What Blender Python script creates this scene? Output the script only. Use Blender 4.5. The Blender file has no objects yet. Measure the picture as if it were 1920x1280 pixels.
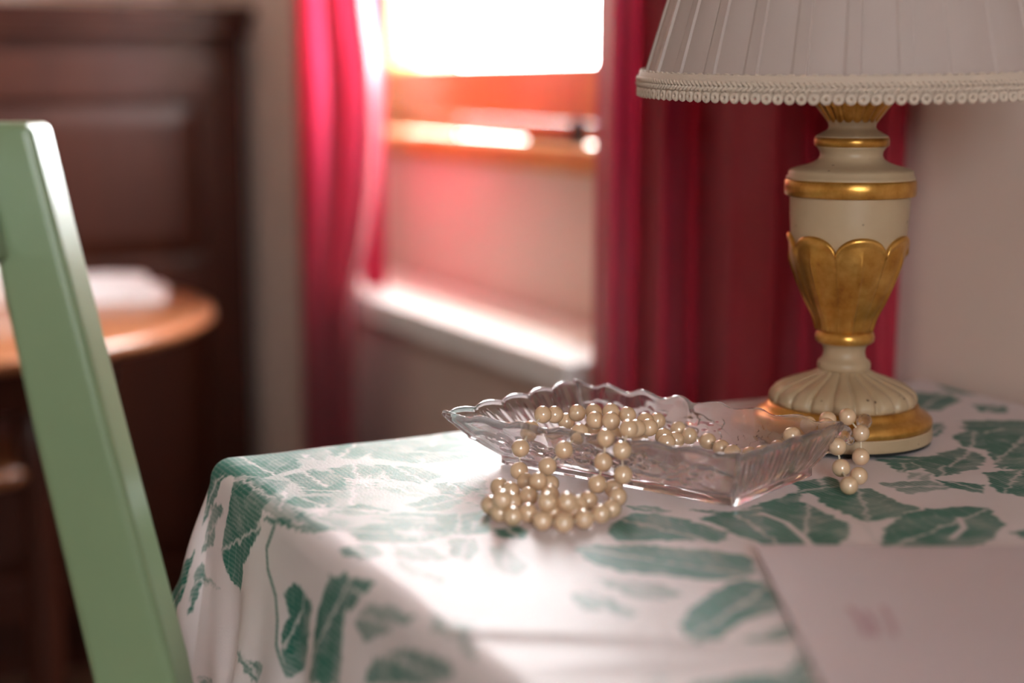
import bpy, math, random
import numpy as np
from mathutils import Vector

random.seed(7)
rng = np.random.default_rng(7)
scene = bpy.context.scene
C = scene.collection
PI = math.pi

# ------------------------------------------------------------------ camera, world, light, exposure
FPX = 2900.0                      # focal length in pixels of the 1920x1280 frame
TANP = 490.0 / FPX                # horizon lies at pixel row 150
PITCH = math.atan(TANP)
TABLE_Z = 0.75
CAM = np.array([0.0, 0.0, TABLE_Z + 0.215])
cam_data = bpy.data.cameras.new('camera')
cam = bpy.data.objects.new('camera', cam_data)
C.objects.link(cam)
cam.location = CAM
cam.rotation_euler = (PI / 2 - PITCH, 0, 0)
cam_data.sensor_width = 36.0
cam_data.lens = 36.0 * FPX / 1920.0
cam_data.clip_start = 0.02
cam_data.dof.use_dof = True
cam_data.dof.focus_distance = 0.85
cam_data.dof.aperture_fstop = 2.6
scene.camera = cam

world = bpy.data.worlds.new('overcast_sky')
scene.world = world
world.use_nodes = True
wn = world.node_tree
wn.nodes.clear()
w_out = wn.nodes.new('ShaderNodeOutputWorld')
w_bg = wn.nodes.new('ShaderNodeBackground')
w_tc = wn.nodes.new('ShaderNodeTexCoord')
w_sep = wn.nodes.new('ShaderNodeSeparateXYZ')
w_ramp = wn.nodes.new('ShaderNodeValToRGB')
w_ramp.color_ramp.elements[0].position = 0.47
w_ramp.color_ramp.elements[0].color = (0.30, 0.29, 0.26, 1)      # ground and far gardens
w_ramp.color_ramp.elements[1].position = 0.53
w_ramp.color_ramp.elements[1].color = (0.95, 0.98, 1.0, 1)       # bright overcast sky
w_map = wn.nodes.new('ShaderNodeMapRange')
w_map.inputs['From Min'].default_value = -1
w_map.inputs['From Max'].default_value = 1
wn.links.new(w_tc.outputs['Generated'], w_sep.inputs[0])
wn.links.new(w_sep.outputs['Z'], w_map.inputs['Value'])
wn.links.new(w_map.outputs[0], w_ramp.inputs[0])
wn.links.new(w_ramp.outputs[0], w_bg.inputs['Color'])
wn.links.new(w_bg.outputs[0], w_out.inputs[0])
w_bg.inputs['Strength'].default_value = 42.0

scene.view_settings.view_transform = 'Standard'
scene.view_settings.look = 'None'
scene.view_settings.gamma = 1.0
scene.view_settings.use_curve_mapping = False
scene.view_settings.exposure = 0.12
scene.cycles.max_bounces = 12
scene.cycles.transparent_max_bounces = 16
scene.cycles.sample_clamp_indirect = 14.0
scene.cycles.blur_glossy = 0.6
scene.cycles.use_denoising = True

# the wall that holds the window: origin, direction along it (away from the camera), direction into the room
W0 = np.array([0.31, 1.11])
U = np.array([-0.449, 0.8935]); U = U / np.linalg.norm(U)
N = np.array([-U[1], U[0]])
def W(t, s, z):
    p = W0 + t * U + s * N
    return (p[0], p[1], z)

def portal(t, s, z, sx, sz, facing, name):
    d = bpy.data.lights.new(name, 'AREA')
    d.shape = 'RECTANGLE'; d.size = sx; d.size_y = sz
    d.cycles.is_portal = True
    o = bpy.data.objects.new(name, d); C.objects.link(o)
    o.location = W(t, s, z)
    o.rotation_euler = Vector((facing[0], facing[1], 0)).to_track_quat('-Z', 'Z').to_euler()
    return o
WIN1 = (0.47, 1.38, 0.94, 2.08)            # window in view: t0, t1, z0, z1
WIN2 = (0.96, 1.66, 1.02, 1.84)            # window in the wall behind the camera: s0, s1, z0, z1
REAR_T = -2.5
portal((WIN1[0] + WIN1[1]) / 2, -0.30, (WIN1[2] + WIN1[3]) / 2, WIN1[1] - WIN1[0], WIN1[3] - WIN1[2], N, 'daylight_portal')
portal(REAR_T - 0.24, (WIN2[0] + WIN2[1]) / 2, (WIN2[2] + WIN2[3]) / 2, WIN2[1] - WIN2[0], WIN2[3] - WIN2[2], U, 'daylight_portal')

sun_data = bpy.data.lights.new('hazy_sun', 'SUN'); sun = bpy.data.objects.new('hazy_sun', sun_data); C.objects.link(sun)
sun_data.energy = 27.0; sun_data.angle = math.radians(6); sun_data.color = (1.0, 0.93, 0.86)
sd = 1.0 * N + 0.35 * U
sun.rotation_euler = Vector((sd[0], sd[1], -4.4)).to_track_quat('-Z', 'Y').to_euler()
sun.location = W(0.5, -3, 6)

# ------------------------------------------------------------------ pixel helpers (used to measure positions)
def ray(x, y):
    c, s = math.cos(PITCH), math.sin(PITCH)
    return np.array([x - 960.0, FPX * c + (640 - y) * s, -FPX * s + (640 - y) * c])
def at_z(x, y, z):                         # point at height z above the floor
    d = ray(x, y); return CAM + d * ((z - CAM[2]) / d[2])
def at_Y(x, y, Y):
    d = ray(x, y); return CAM + d * (Y / d[1])
def at_s(x, y, s):                         # point on the plane at distance s from the window wall
    d = ray(x, y)
    k = (s - (CAM[:2] - W0) @ N) / (d[:2] @ N)
    return CAM + d * k
def ts(p):
    q = np.asarray(p)[:2] - W0
    return q @ U, q @ N

# ------------------------------------------------------------------ material helpers
class M:
    def __init__(self, name):
        self.m = bpy.data.materials.new(name); self.m.use_nodes = True
        self.nt = self.m.node_tree; self.n = self.nt.nodes
        self.b = self.n['Principled BSDF']; self.out = self.n['Material Output']
    def node(self, typ, **kw):
        nd = self.n.new(typ)
        for k, v in kw.items(): setattr(nd, k, v)
        return nd
    def link(self, a, b): self.nt.links.new(a, b)
    def set(self, **kw):
        for k, v in kw.items():
            k = k.replace('_', ' ')
            i = self.b.inputs[k]
            if hasattr(i.default_value, '__len__') and len(v) == 3: v = (*v, 1)
            i.default_value = v
        return self
    def coords(self, scale=(1, 1, 1), rot=(0, 0, 0), kind='Object'):
        tc = self.node('ShaderNodeTexCoord'); mp = self.node('ShaderNodeMapping')
        mp.inputs['Scale'].default_value = scale; mp.inputs['Rotation'].default_value = rot
        self.link(tc.outputs[kind], mp.inputs[0]); return mp.outputs[0]
    def noise(self, vec, scale, detail=3, rough=0.55, dist=0.0):
        nd = self.node('ShaderNodeTexNoise')
        nd.inputs['Scale'].default_value = scale; nd.inputs['Detail'].default_value = detail
        nd.inputs['Roughness'].default_value = rough; nd.inputs['Distortion'].default_value = dist
        self.link(vec, nd.inputs['Vector']); return nd.outputs['Fac']
    def ramp(self, fac, stops):
        r = self.node('ShaderNodeValToRGB'); e = r.color_ramp.elements
        while len(e) < len(stops): e.new(0.5)
        for el, (p, c) in zip(e, stops):
            el.position = p; el.color = (*c, 1) if len(c) == 3 else c
        self.link(fac, r.inputs[0]); return r.outputs[0]
    def mix(self, fac, a, b, blend='MIX'):
        nd = self.node('ShaderNodeMix', data_type='RGBA', blend_type=blend)
        for key, v in ((0, fac), (6, a), (7, b)):
            if isinstance(v, (int, float)): nd.inputs[key].default_value = v
            elif isinstance(v, tuple): nd.inputs[key].default_value = (*v, 1) if len(v) == 3 else v
            else: self.link(v, nd.inputs[key])
        return nd.outputs[2]
    def bump(self, h, strength=0.3, dist=0.001):
        nd = self.node('ShaderNodeBump'); nd.inputs['Strength'].default_value = strength
        nd.inputs['Distance'].default_value = dist
        self.link(h, nd.inputs['Height']); self.link(nd.outputs[0], self.b.inputs['Normal']); return nd
    def color(self, sock): self.link(sock, self.b.inputs['Base Color'])

def m_plaster(name, a, b, rough=0.85):
    m = M(name); v = m.coords()
    m.color(m.ramp(m.noise(v, 3.0, 5), [(0.3, a), (0.7, b)])); m.set(Roughness=rough)
    m.bump(m.noise(v, 60, 4), 0.25, 0.002); return m.m
def m_wood(name, a, b, scale=6, rough=0.35, coat=0.0, stretch=(1, 1, 0.12)):
    m = M(name); v = m.coords(scale=stretch)
    f = m.noise(v, scale * 5, 6, 0.6, 1.2)
    m.color(m.ramp(f, [(0.25, a), (0.75, b)])); m.set(Roughness=rough)
    m.b.inputs['Coat Weight'].default_value = coat; m.b.inputs['Coat Roughness'].default_value = 0.15
    m.bump(f, 0.15, 0.001); return m.m

MAT = {}
MAT['wall'] = m_plaster('plaster_cream', (0.70, 0.555, 0.475), (0.75, 0.60, 0.52))
MAT['ceiling'] = m_plaster('plaster_white', (0.72, 0.68, 0.64), (0.76, 0.72, 0.68))
MAT['floor'] = m_wood('dark_floor_boards', (0.05, 0.022, 0.012), (0.09, 0.04, 0.02), 5, 0.4, 0.2, (0.15, 1, 1))
MAT['darkwood'] = m_wood('dark_polished_mahogany', (0.026, 0.005, 0.002), (0.054, 0.012, 0.0045), 4, 0.5, 0.08)
MAT['darkwood'].node_tree.nodes['Principled BSDF'].inputs['Specular IOR Level'].default_value = 0.22
MAT['orangewood'] = m_wood('honey_window_wood', (0.50, 0.235, 0.05), (0.68, 0.36, 0.095), 5, 0.35, 0.3)
MAT['tablewood'] = m_wood('warm_table_wood', (0.25, 0.08, 0.032), (0.35, 0.13, 0.055), 4, 0.3, 0.4, (0.15, 1, 1))
MAT['marble'] = m_plaster('white_stone_ledge', (0.80, 0.77, 0.74), (0.86, 0.84, 0.82), 0.35)
MAT['brass'] = M('aged_brass').set(Base_Color=(0.5, 0.33, 0.12), Metallic=1.0, Roughness=0.4).m
MAT['iron'] = M('dark_iron').set(Base_Color=(0.03, 0.028, 0.03), Metallic=0.7, Roughness=0.5).m
MAT['whitewood'] = M('painted_white_wood').set(Base_Color=(0.75, 0.72, 0.68), Roughness=0.5).m

def m_pane():
    m = M('window_glass'); nt = m.nt
    tr = m.node('ShaderNodeBsdfTransparent'); tr.inputs[0].default_value = (0.97, 0.98, 0.98, 1)
    gl = m.node('ShaderNodeBsdfGlossy'); gl.inputs['Roughness'].default_value = 0.02
    mx = m.node('ShaderNodeMixShader'); lw = m.node('ShaderNodeLayerWeight'); pw = m.node('ShaderNodeMath', operation='POWER'); pw.inputs[1].default_value = 5
    fr = m.node('ShaderNodeMath', operation='MULTIPLY_ADD'); fr.inputs[1].default_value = 0.9; fr.inputs[2].default_value = 0.04
    m.link(lw.outputs['Facing'], pw.inputs[0]); m.link(pw.outputs[0], fr.inputs[0]); m.link(fr.outputs[0], mx.inputs[0]); m.link(tr.outputs[0], mx.inputs[1]); m.link(gl.outputs[0], mx.inputs[2])
    m.link(mx.outputs[0], m.out.inputs[0]); return m.m
MAT['pane'] = m_pane()

def m_fabric(name, col, col2, translucent, tcol, rough=0.6, sheen=0.3, weave=900, wstr=0.15):
    m = M(name); v = m.coords()
    m.color(m.ramp(m.noise(v, 14, 3), [(0.3, col), (0.7, col2)])); m.set(Roughness=rough)
    m.b.inputs['Sheen Weight'].default_value = sheen
    m.bump(m.noise(v, weave, 2), wstr, 0.0005)
    tr = m.node('ShaderNodeBsdfTranslucent'); tr.inputs[0].default_value = (*tcol, 1)
    mx = m.node('ShaderNodeMixShader'); mx.inputs[0].default_value = translucent
    m.link(m.b.outputs[0], mx.inputs[1]); m.link(tr.outputs[0], mx.inputs[2]); m.link(mx.outputs[0], m.out.inputs[0])
    return m.m
MAT['curtain'] = m_fabric('crimson_curtain_cloth', (0.33, 0.010, 0.030), (0.39, 0.014, 0.040), 0.20, (0.80, 0.05, 0.13), 0.55, 0.12)
MAT['shade'] = m_fabric('ivory_shade_silk', (0.54, 0.44, 0.40), (0.58, 0.475, 0.435), 0.22, (0.72, 0.60, 0.54), 0.7, 0.2, 1500, 0.2)
MAT['braid'] = m_fabric('ivory_braid', (0.60, 0.47, 0.37), (0.66, 0.53, 0.43), 0.05, (0.6, 0.5, 0.4), 0.7, 0.2, 1500, 0.4)
MAT['linen'] = m_fabric('white_linen', (0.74, 0.68, 0.68), (0.78, 0.73, 0.73), 0.05, (0.7, 0.7, 0.7), 0.8, 0.1)

def m_cream():
    m = M('cream_lamp_paint'); v = m.coords()
    base = m.ramp(m.noise(v, 30, 4), [(0.3, (0.42, 0.295, 0.175)), (0.7, (0.48, 0.35, 0.215))])
    vo = m.node('ShaderNodeTexVoronoi'); vo.inputs['Scale'].default_value = 95; vo.inputs['Randomness'].default_value = 1
    m.link(v, vo.inputs['Vector'])
    speck = m.ramp(vo.outputs['Distance'], [(0.07, (1, 1, 1)), (0.11, (0, 0, 0))])
    keep = m.ramp(m.noise(v, 42, 2), [(0.47, (0, 0, 0)), (0.53, (1, 1, 1))])
    f = m.mix(1.0, speck, keep, 'MULTIPLY')
    m.color(m.mix(f, base, (0.12, 0.07, 0.04))); m.set(Roughness=0.42)
    m.bump(m.noise(v, 120, 3), 0.12, 0.001); return m.m
MAT['cream'] = m_cream()
def m_gold():
    m = M('gold_leaf'); v = m.coords()
    f = m.noise(v, 55, 5, 0.65)
    m.color(m.ramp(f, [(0.28, (0.28, 0.085, 0.018)), (0.45, (0.52, 0.25, 0.045)), (0.7, (0.72, 0.40, 0.105))]))
    m.set(Metallic=0.75, Roughness=0.31)
    m.bump(m.noise(v, 140, 3), 0.2, 0.001); return m.m
MAT['gold'] = m_gold()
MAT['felt'] = M('black_felt').set(Base_Color=(0.012, 0.012, 0.012), Roughness=0.95).m
MAT['bulb'] = M('milky_bulb_glass').set(Base_Color=(0.8, 0.78, 0.74), Roughness=0.25).m

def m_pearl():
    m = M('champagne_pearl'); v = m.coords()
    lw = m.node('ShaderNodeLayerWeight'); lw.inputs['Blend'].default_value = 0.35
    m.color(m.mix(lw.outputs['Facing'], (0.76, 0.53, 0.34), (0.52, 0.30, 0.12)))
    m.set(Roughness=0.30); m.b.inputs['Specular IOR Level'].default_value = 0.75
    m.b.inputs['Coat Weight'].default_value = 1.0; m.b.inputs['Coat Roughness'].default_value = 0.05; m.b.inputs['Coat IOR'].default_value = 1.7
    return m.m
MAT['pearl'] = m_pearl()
MAT['cord'] = M('pale_silk_cord').set(Base_Color=(0.7, 0.6, 0.45), Roughness=0.7).m

def m_glass(name, rough, tfac, frost):
    m = M(name)
    gl = m.node('ShaderNodeBsdfGlass'); gl.inputs['IOR'].default_value = 1.45; gl.inputs['Roughness'].default_value = rough
    gl.inputs['Color'].default_value = (1.0, 0.995, 1.0, 1)
    tr = m.node('ShaderNodeBsdfTransparent'); tr.inputs[0].default_value = (0.995, 0.99, 0.995, 1)
    mx = m.node('ShaderNodeMixShader'); mx.inputs[0].default_value = tfac
    m.link(gl.outputs[0], mx.inputs[1]); m.link(tr.outputs[0], mx.inputs[2])
    df = m.node('ShaderNodeBsdfDiffuse'); df.inputs[0].default_value = (0.88, 0.85, 0.88, 1)
    tl = m.node('ShaderNodeBsdfTranslucent'); tl.inputs[0].default_value = (0.88, 0.85, 0.88, 1)
    m3 = m.node('ShaderNodeMixShader'); m3.inputs[0].default_value = 0.5
    m.link(df.outputs[0], m3.inputs[1]); m.link(tl.outputs[0], m3.inputs[2])
    m2 = m.node('ShaderNodeMixShader'); m2.inputs[0].default_value = frost
    m.link(mx.outputs[0], m2.inputs[1]); m.link(m3.outputs[0], m2.inputs[2])
    m.link(m2.outputs[0], m.out.inputs[0]); return m.m
MAT['glass'] = m_glass('pressed_clear_glass', 0.008, 0.20, 0.018)
MAT['crystal'] = m_glass('faceted_crystal', 0.0, 0.2, 0.05)

def m_green():
    m = M('sage_green_paint'); v = m.coords()
    m.color(m.ramp(m.noise(v, 9, 4), [(0.3, (0.180, 0.245, 0.130)), (0.7, (0.205, 0.275, 0.150))]))
    m.set(Roughness=0.33); m.bump(m.noise(v, 45, 3), 0.08, 0.001); return m.m
MAT['green'] = m_green()

def m_cloth():
    m = M('green_toile_damask')
    at = m.node('ShaderNodeAttribute'); at.attribute_name = 'motif'
    uv = m.node('ShaderNodeAttribute'); uv.attribute_name = 'weave'
    green = m.ramp(m.noise(uv.outputs['Vector'], 9, 3), [(0.3, (0.006, 0.120, 0.083)), (0.7, (0.010, 0.165, 0.118))])
    white = m.ramp(m.noise(uv.outputs['Vector'], 16, 3), [(0.3, (0.71, 0.625, 0.63)), (0.7, (0.76, 0.675, 0.68))])
    # the woven ribs that show inside the motifs
    wv = m.node('ShaderNodeTexWave'); wv.inputs['Scale'].default_value = 110; wv.inputs['Distortion'].default_value = 1.5
    m.link(uv.outputs['Vector'], wv.inputs['Vector'])
    tone = m.node('ShaderNodeMath', operation='MULTIPLY_ADD')
    tone.inputs[1].default_value = 0.16; tone.inputs[2].default_value = 0.90
    m.link(wv.outputs['Fac'], tone.inputs[0])
    mul = m.node('ShaderNodeMath', operation='MULTIPLY', use_clamp=True)
    m.link(at.outputs['Fac'], mul.inputs[0]); m.link(tone.outputs[0], mul.inputs[1])
    m.color(m.mix(mul.outputs[0], white, green))
    m.set(Roughness=0.48); m.b.inputs['Specular IOR Level'].default_value = 0.16
    m.b.inputs['Sheen Weight'].default_value = 0.04
    h = m.node('ShaderNodeMath', operation='MULTIPLY_ADD'); h.inputs[1].default_value = 0.5
    m.link(at.outputs['Fac'], h.inputs[0]); m.link(m.noise(uv.outputs['Vector'], 700, 2), h.inputs[2])
    m.bump(h.outputs[0], 0.35, 0.0005); return m.m
MAT['cloth'] = m_cloth()

def m_paper():
    m = M('white_writing_paper'); v = m.coords()
    m.color(m.ramp(m.noise(v, 8, 2), [(0.3, (0.60, 0.505, 0.53)), (0.7, (0.63, 0.535, 0.56))]))
    m.set(Roughness=0.65); return m.m
MAT['paper'] = m_paper()
MAT['ink'] = M('faded_red_ink').set(Base_Color=(0.50, 0.33, 0.37), Roughness=0.7).m

# ------------------------------------------------------------------ mesh helpers
def mesh_from(name, v, f, smooth=False):
    me = bpy.data.meshes.new(name)
    me.from_pydata([tuple(map(float, p)) for p in v], [], [tuple(map(int, q)) for q in f])
    if smooth: me.polygons.foreach_set('use_smooth', [True] * len(me.polygons))
    me.update(); return me
def fix_normals(me):
    import bmesh
    bm = bmesh.new(); bm.from_mesh(me); bmesh.ops.recalc_face_normals(bm, faces=bm.faces[:]); bm.to_mesh(me); bm.free()
def link(name, me, mat, parent=None):
    o = bpy.data.objects.new(name, me); C.objects.link(o)
    if mat is not None and len(me.materials) == 0: me.materials.append(MAT[mat])
    if parent is not None: o.parent = parent
    return o
def root_of(o):
    v = np.zeros(3)
    while o is not None:
        v += np.array(o.location); o = o.parent
    return v
def obj(name, v, f, mat, parent=None, smooth=False, bevel=0.0, seg=2, fix=True, angle=None):
    v = np.asarray(v, dtype=float)
    if parent is not None: v = v - root_of(parent)
    me = mesh_from(name, v, f, smooth)
    if fix: fix_normals(me)
    o = link(name, me, mat, parent)
    if bevel > 0:
        b = o.modifiers.new('bevel', 'BEVEL'); b.width = bevel; b.segments = seg; b.limit_method = 'ANGLE'
    return o
def tag(o, label, cat, group=None):
    o['label'] = label; o['category'] = cat
    if group: o['group'] = group
    return o
def struct(o, label=None):
    o['kind'] = 'structure'
    if label: o['label'] = label
    return o
def thing(name, loc, label, cat, group=None):
    e = bpy.data.objects.new(name, None); C.objects.link(e); e.location = tuple(float(q) for q in loc)
    e.empty_display_size = 0.05
    return tag(e, label, cat, group)

BOXF = [(0, 1, 2, 3), (7, 6, 5, 4), (0, 4, 5, 1), (1, 5, 6, 2), (2, 6, 7, 3), (3, 7, 4, 0)]
def wbox(t0, t1, s0, s1, z0, z1):
    return [W(t0, s0, z0), W(t1, s0, z0), W(t1, s1, z0), W(t0, s1, z0), W(t0, s0, z1), W(t1, s0, z1), W(t1, s1, z1), W(t0, s1, z1)]
def boxes(bs):
    v, f = [], []
    for b in bs:
        o = len(v); v += wbox(*b); f += [tuple(i + o for i in q) for q in BOXF]
    return v, f
def hexa(a, b):                             # two quads of four points each
    return list(a) + list(b), BOXF
def frame(axis, centre):                    # matrix of two unit vectors perpendicular to axis
    a = np.asarray(axis, float); a /= np.linalg.norm(a)
    h = np.array([0, 0, 1.0]) if abs(a[2]) < 0.9 else np.array([1.0, 0, 0])
    x = np.cross(h, a); x /= np.linalg.norm(x); y = np.cross(a, x); return x, y
def tube(pts, r, seg=10, cap=True):
    pts = [np.asarray(p, float) for p in pts]; v, f = [], []
    rr = r if hasattr(r, '__len__') else [r] * len(pts)
    for i, p in enumerate(pts):
        d = pts[min(i + 1, len(pts) - 1)] - pts[max(i - 1, 0)]
        x, y = frame(d, p)
        for k in range(seg):
            a = 2 * PI * k / seg; v.append(p + rr[i] * (math.cos(a) * x + math.sin(a) * y))
    for i in range(len(pts) - 1):
        for k in range(seg):
            a, b = i * seg + k, i * seg + (k + 1) % seg
            f.append((a, b, b + seg, a + seg))
    if cap:
        f.append(tuple(range(seg))[::-1]); f.append(tuple(range((len(pts) - 1) * seg, len(pts) * seg)))
    return v, f
def lathe(cx, cy, prof, seg=96, mod=None, close=False):
    v, f = [], []
    for i, (r, z) in enumerate(prof):
        for k in range(seg):
            th = 2 * PI * k / seg
            rr, zz = (r, z) if mod is None else mod(r, z, th, i)
            v.append((cx + rr * math.cos(th), cy + rr * math.sin(th), zz))
    for i in range(len(prof) - 1):
        for k in range(seg):
            a, b = i * seg + k, i * seg + (k + 1) % seg
            f.append((a, b, b + seg, a + seg))
    if close:
        f.append(tuple(range(seg))[::-1]); n = len(prof) - 1; f.append(tuple(range(n * seg, (n + 1) * seg)))
    return v, f
def sphere(c, rx, ry=None, rz=None, nu=16, nv=10, rot=None):
    ry = ry or rx; rz = rz or rx; v, f = [], []
    v.append((0, 0, rz))
    for j in range(1, nv):
        p = PI * j / nv
        for i in range(nu):
            a = 2 * PI * i / nu; v.append((rx * math.sin(p) * math.cos(a), ry * math.sin(p) * math.sin(a), rz * math.cos(p)))
    v.append((0, 0, -rz)); L = len(v) - 1
    for i in range(nu):
        f.append((0, 1 + i, 1 + (i + 1) % nu)); b = 1 + (nv - 2) * nu
        f.append((L, b + (i + 1) % nu, b + i))
    for j in range(nv - 2):
        for i in range(nu):
            a = 1 + j * nu + i; b = 1 + j * nu + (i + 1) % nu
            f.append((a, a + nu, b + nu, b))
    v = np.array(v)
    if rot is not None: v = v @ np.asarray(rot).T
    return v + np.asarray(c), f
def grid_faces(nu, nv):
    i = np.arange(nu - 1)[:, None] * nv + np.arange(nv - 1)[None, :]
    return np.stack([i, i + 1, i + nv + 1, i + nv], -1).reshape(-1, 4)
def join(parts):
    v, f = [], []
    for pv, pf in parts:
        o = len(v); v += [tuple(p) for p in pv]; f += [tuple(i + o for i in q) for q in pf]
    return v, f
def smoothstep(x, a, b):
    q = np.clip((np.asarray(x, float) - a) / (b - a), 0, 1); return q * q * (3 - 2 * q)

# ------------------------------------------------------------------ the room
T_BACK, S_FAR, CEIL = 2.15, 3.4, 2.55
NT0, NT1 = 0.45, 1.39                       # niche of the window in view, along the wall
LEDGE_Z, SILL_Z, NICHE_TOP = 0.692, 0.890, 2.10
v, f = boxes([(REAR_T - 0.25, T_BACK + 0.15, -0.5, S_FAR + 0.15, -0.1, 0.0)]); struct(obj('floor', v, f, 'floor'))
v, f = boxes([(REAR_T - 0.25, T_BACK + 0.15, -0.5, S_FAR + 0.15, CEIL, CEIL + 0.1)]); struct(obj('ceiling', v, f, 'ceiling'))
v, f = boxes([
    (REAR_T, NT0, -0.26, 0.0, 0, CEIL), (NT1, T_BACK, -0.26, 0.0, 0, CEIL),
    (NT0, NT1, -0.26, 0.0, 0, LEDGE_Z - 0.0325), (NT0, NT1, -0.26, -0.085, LEDGE_Z - 0.0325, SILL_Z - 0.030),
    (NT0, NT1, -0.26, 0.0, NICHE_TOP, CEIL)])
struct(obj('wall_right', v, f, 'wall'), 'cream plaster wall with a deep window niche')
v, f = boxes([(T_BACK, T_BACK + 0.15, -0.26, S_FAR, 0, CEIL)]); struct(obj('wall_back', v, f, 'wall'))
v, f = boxes([(REAR_T, T_BACK, S_FAR, S_FAR + 0.15, 0, CEIL)]); struct(obj('wall_left', v, f, 'wall'))
a, b, c, d = WIN2
v, f = boxes([(REAR_T - 0.2, REAR_T, -0.26, a, 0, CEIL), (REAR_T - 0.2, REAR_T, b, S_FAR, 0, CEIL),
              (REAR_T - 0.2, REAR_T, a, b, 0, c), (REAR_T - 0.2, REAR_T, a, b, d, CEIL)])
struct(obj('wall_front', v, f, 'wall'))
v, f = boxes([(T_BACK - 0.018, T_BACK, 0.02, S_FAR, 0, 0.10)]); struct(obj('baseboard_back', v, f, 'darkwood', bevel=0.004))
# stone ledge at the foot of the niche
lt = ts(at_s(664, 540, 0.062))[0]
lq = [(NT0 + 0.001, -0.084), (1.30, -0.084), (1.28, -0.012), (lt, 0.062), (NT0 + 0.001, 0.062)]
v = [W(a_, b_, LEDGE_Z - 0.032) for a_, b_ in lq] + [W(a_, b_, LEDGE_Z) for a_, b_ in lq]
f = [(4, 3, 2, 1, 0), (5, 6, 7, 8, 9)] + [(i, (i + 1) % 5, (i + 1) % 5 + 5, i + 5) for i in range(5)]
struct(obj('trim_1', v, f, 'marble', bevel=0.004), 'white stone ledge across the foot of the window niche')

def window(name, fr, label, span, along_t, near, depth, mat, casements, sill=None):
    """frame with casements; along_t True: lies in the window wall (span along t), else in the wall behind the camera"""
    a, b, z0, z1 = span
    def B(p0, p1, q0, q1, za, zb):
        return (p0, p1, q0, q1, za, zb) if along_t else (q0, q1, p0, p1, za, zb)
    n, dp = near, depth
    loc = W((a + b) / 2, n, z0) if along_t else W(n, (a + b) / 2, z0)
    e = bpy.data.objects.new(name, None); C.objects.link(e); e.location = loc; struct(e, label)
    w = 0.024
    v, f = boxes([B(a, b, n - dp, n, z0, z0 + w), B(a, b, n - dp, n, z1 - w, z1), B(a, a + w, n - dp, n, z0 + w, z1 - w), B(b - w, b, n - dp, n, z0 + w, z1 - w)])
    obj('window_frame', v, f, mat, e, bevel=0.003)
    L = (b - a - 2 * w) / casements; cw = 0.040; bw = 0.066 if along_t else 0.045
    for i in range(casements):
        p0 = a + w + i * L + 0.002; p1 = p0 + L - 0.004; q0, q1 = z0 + w + 0.002, z1 - w - 0.002
        m0, m1 = n - dp * 0.75, n + 0.012
        v, f = boxes([B(p0, p1, m0, m1, q0, q0 + bw), B(p0, p1, m0, m1, q1 - cw, q1), B(p0, p0 + cw, m0, m1, q0 + bw, q1 - cw), B(p1 - cw, p1, m0, m1, q0 + bw, q1 - cw)])
        cs = obj('casement', v, f, mat, e, bevel=0.003)
        g = (m0 + m1) / 2
        v, f = boxes([B(p0 + cw - 0.004, p1 - cw + 0.004, g - 0.002, g + 0.002, q0 + bw - 0.004, q1 - cw + 0.004)])
        obj('pane', v, f, 'pane', cs)
    return e
win = window('window_1', None, 'honey wood casement window above the sill between red curtains', (NT0 + 0.003, NT1 - 0.003, SILL_Z + 0.001, NICHE_TOP - 0.003), True, -0.125, 0.05, 'orangewood', 1)
v, f = boxes([(NT0 + 0.002, NT1 - 0.002, -0.124, -0.070, SILL_Z - 0.029, SILL_Z)]); obj('sill', v, f, 'orangewood', win, bevel=0.004)
window('window_2', None, 'white casement window in the wall behind the viewer', (WIN2[0] + 0.002, WIN2[1] - 0.002, WIN2[2] + 0.001, WIN2[3] - 0.001), False, REAR_T - 0.06, 0.06, 'whitewood', 2)
# iron stay bar lying on the sill
st = thing('window_stay', W(0.70, -0.09, SILL_Z), 'dark iron window stay lying on the wooden sill', 'window stay')
v, f = boxes([(0.70, 0.83, -0.103, -0.088, SILL_Z + 0.0005, SILL_Z + 0.010)]); obj('bar', v, f, 'iron', st, bevel=0.002)
v, f = lathe(*W(0.71, -0.095, 0)[:2], [(0.009, SILL_Z + 0.0102), (0.011, SILL_Z + 0.016), (0.008, SILL_Z + 0.030), (0.003, SILL_Z + 0.033)], 16, close=True)
obj('knob', v, f, 'iron', st, smooth=True)

# ------------------------------------------------------------------ curtains
def t_of_px(x, s):
    return ts(at_s(x, 400, s))[0]
def curtain(nW, nZ, plan, z0, z1):
    vs = []
    for i in range(nW):
        for j in range(nZ):
            w = i / (nW - 1); z = z0 + (z1 - z0) * j / (nZ - 1)
            t, s = plan(w, z); vs.append(W(t, s, z))
    return vs, [tuple(q) for q in grid_faces(nW, nZ)]
def add_curtain(name, parent, nW, nZ, plan, z0, z1):
    v, f = curtain(nW, nZ, plan, z0, z1)
    o = obj(name, v, f, 'curtain', parent, smooth=True, fix=False)
    return o
rc = thing('curtain', W(0.26, 0.07, 0.0), 'long crimson curtain behind the table lamp, right of the window', 'curtain', 'crimson window curtains')
tR0, tR1 = t_of_px(1696, 0.05), t_of_px(1112, 0.07)
folds = [(0,.012),(.07,.030),(.15,.032),(.22,.040),(.31,.036),(.43,.100),(.55,.088),(.66,.040),(.78,.098),(.86,.052),(.94,.108),(1.0,.075)]
fx = np.array([p[0] for p in folds]); fy = np.array([p[1] for p in folds])
def catmull(x, xs, ys):
    i = int(np.clip(np.searchsorted(xs, x) - 1, 0, len(xs) - 2)); u = (x - xs[i]) / (xs[i + 1] - xs[i]); u = u * u * (3 - 2 * u)
    return ys[i] * (1 - u) + ys[i + 1] * u
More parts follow.
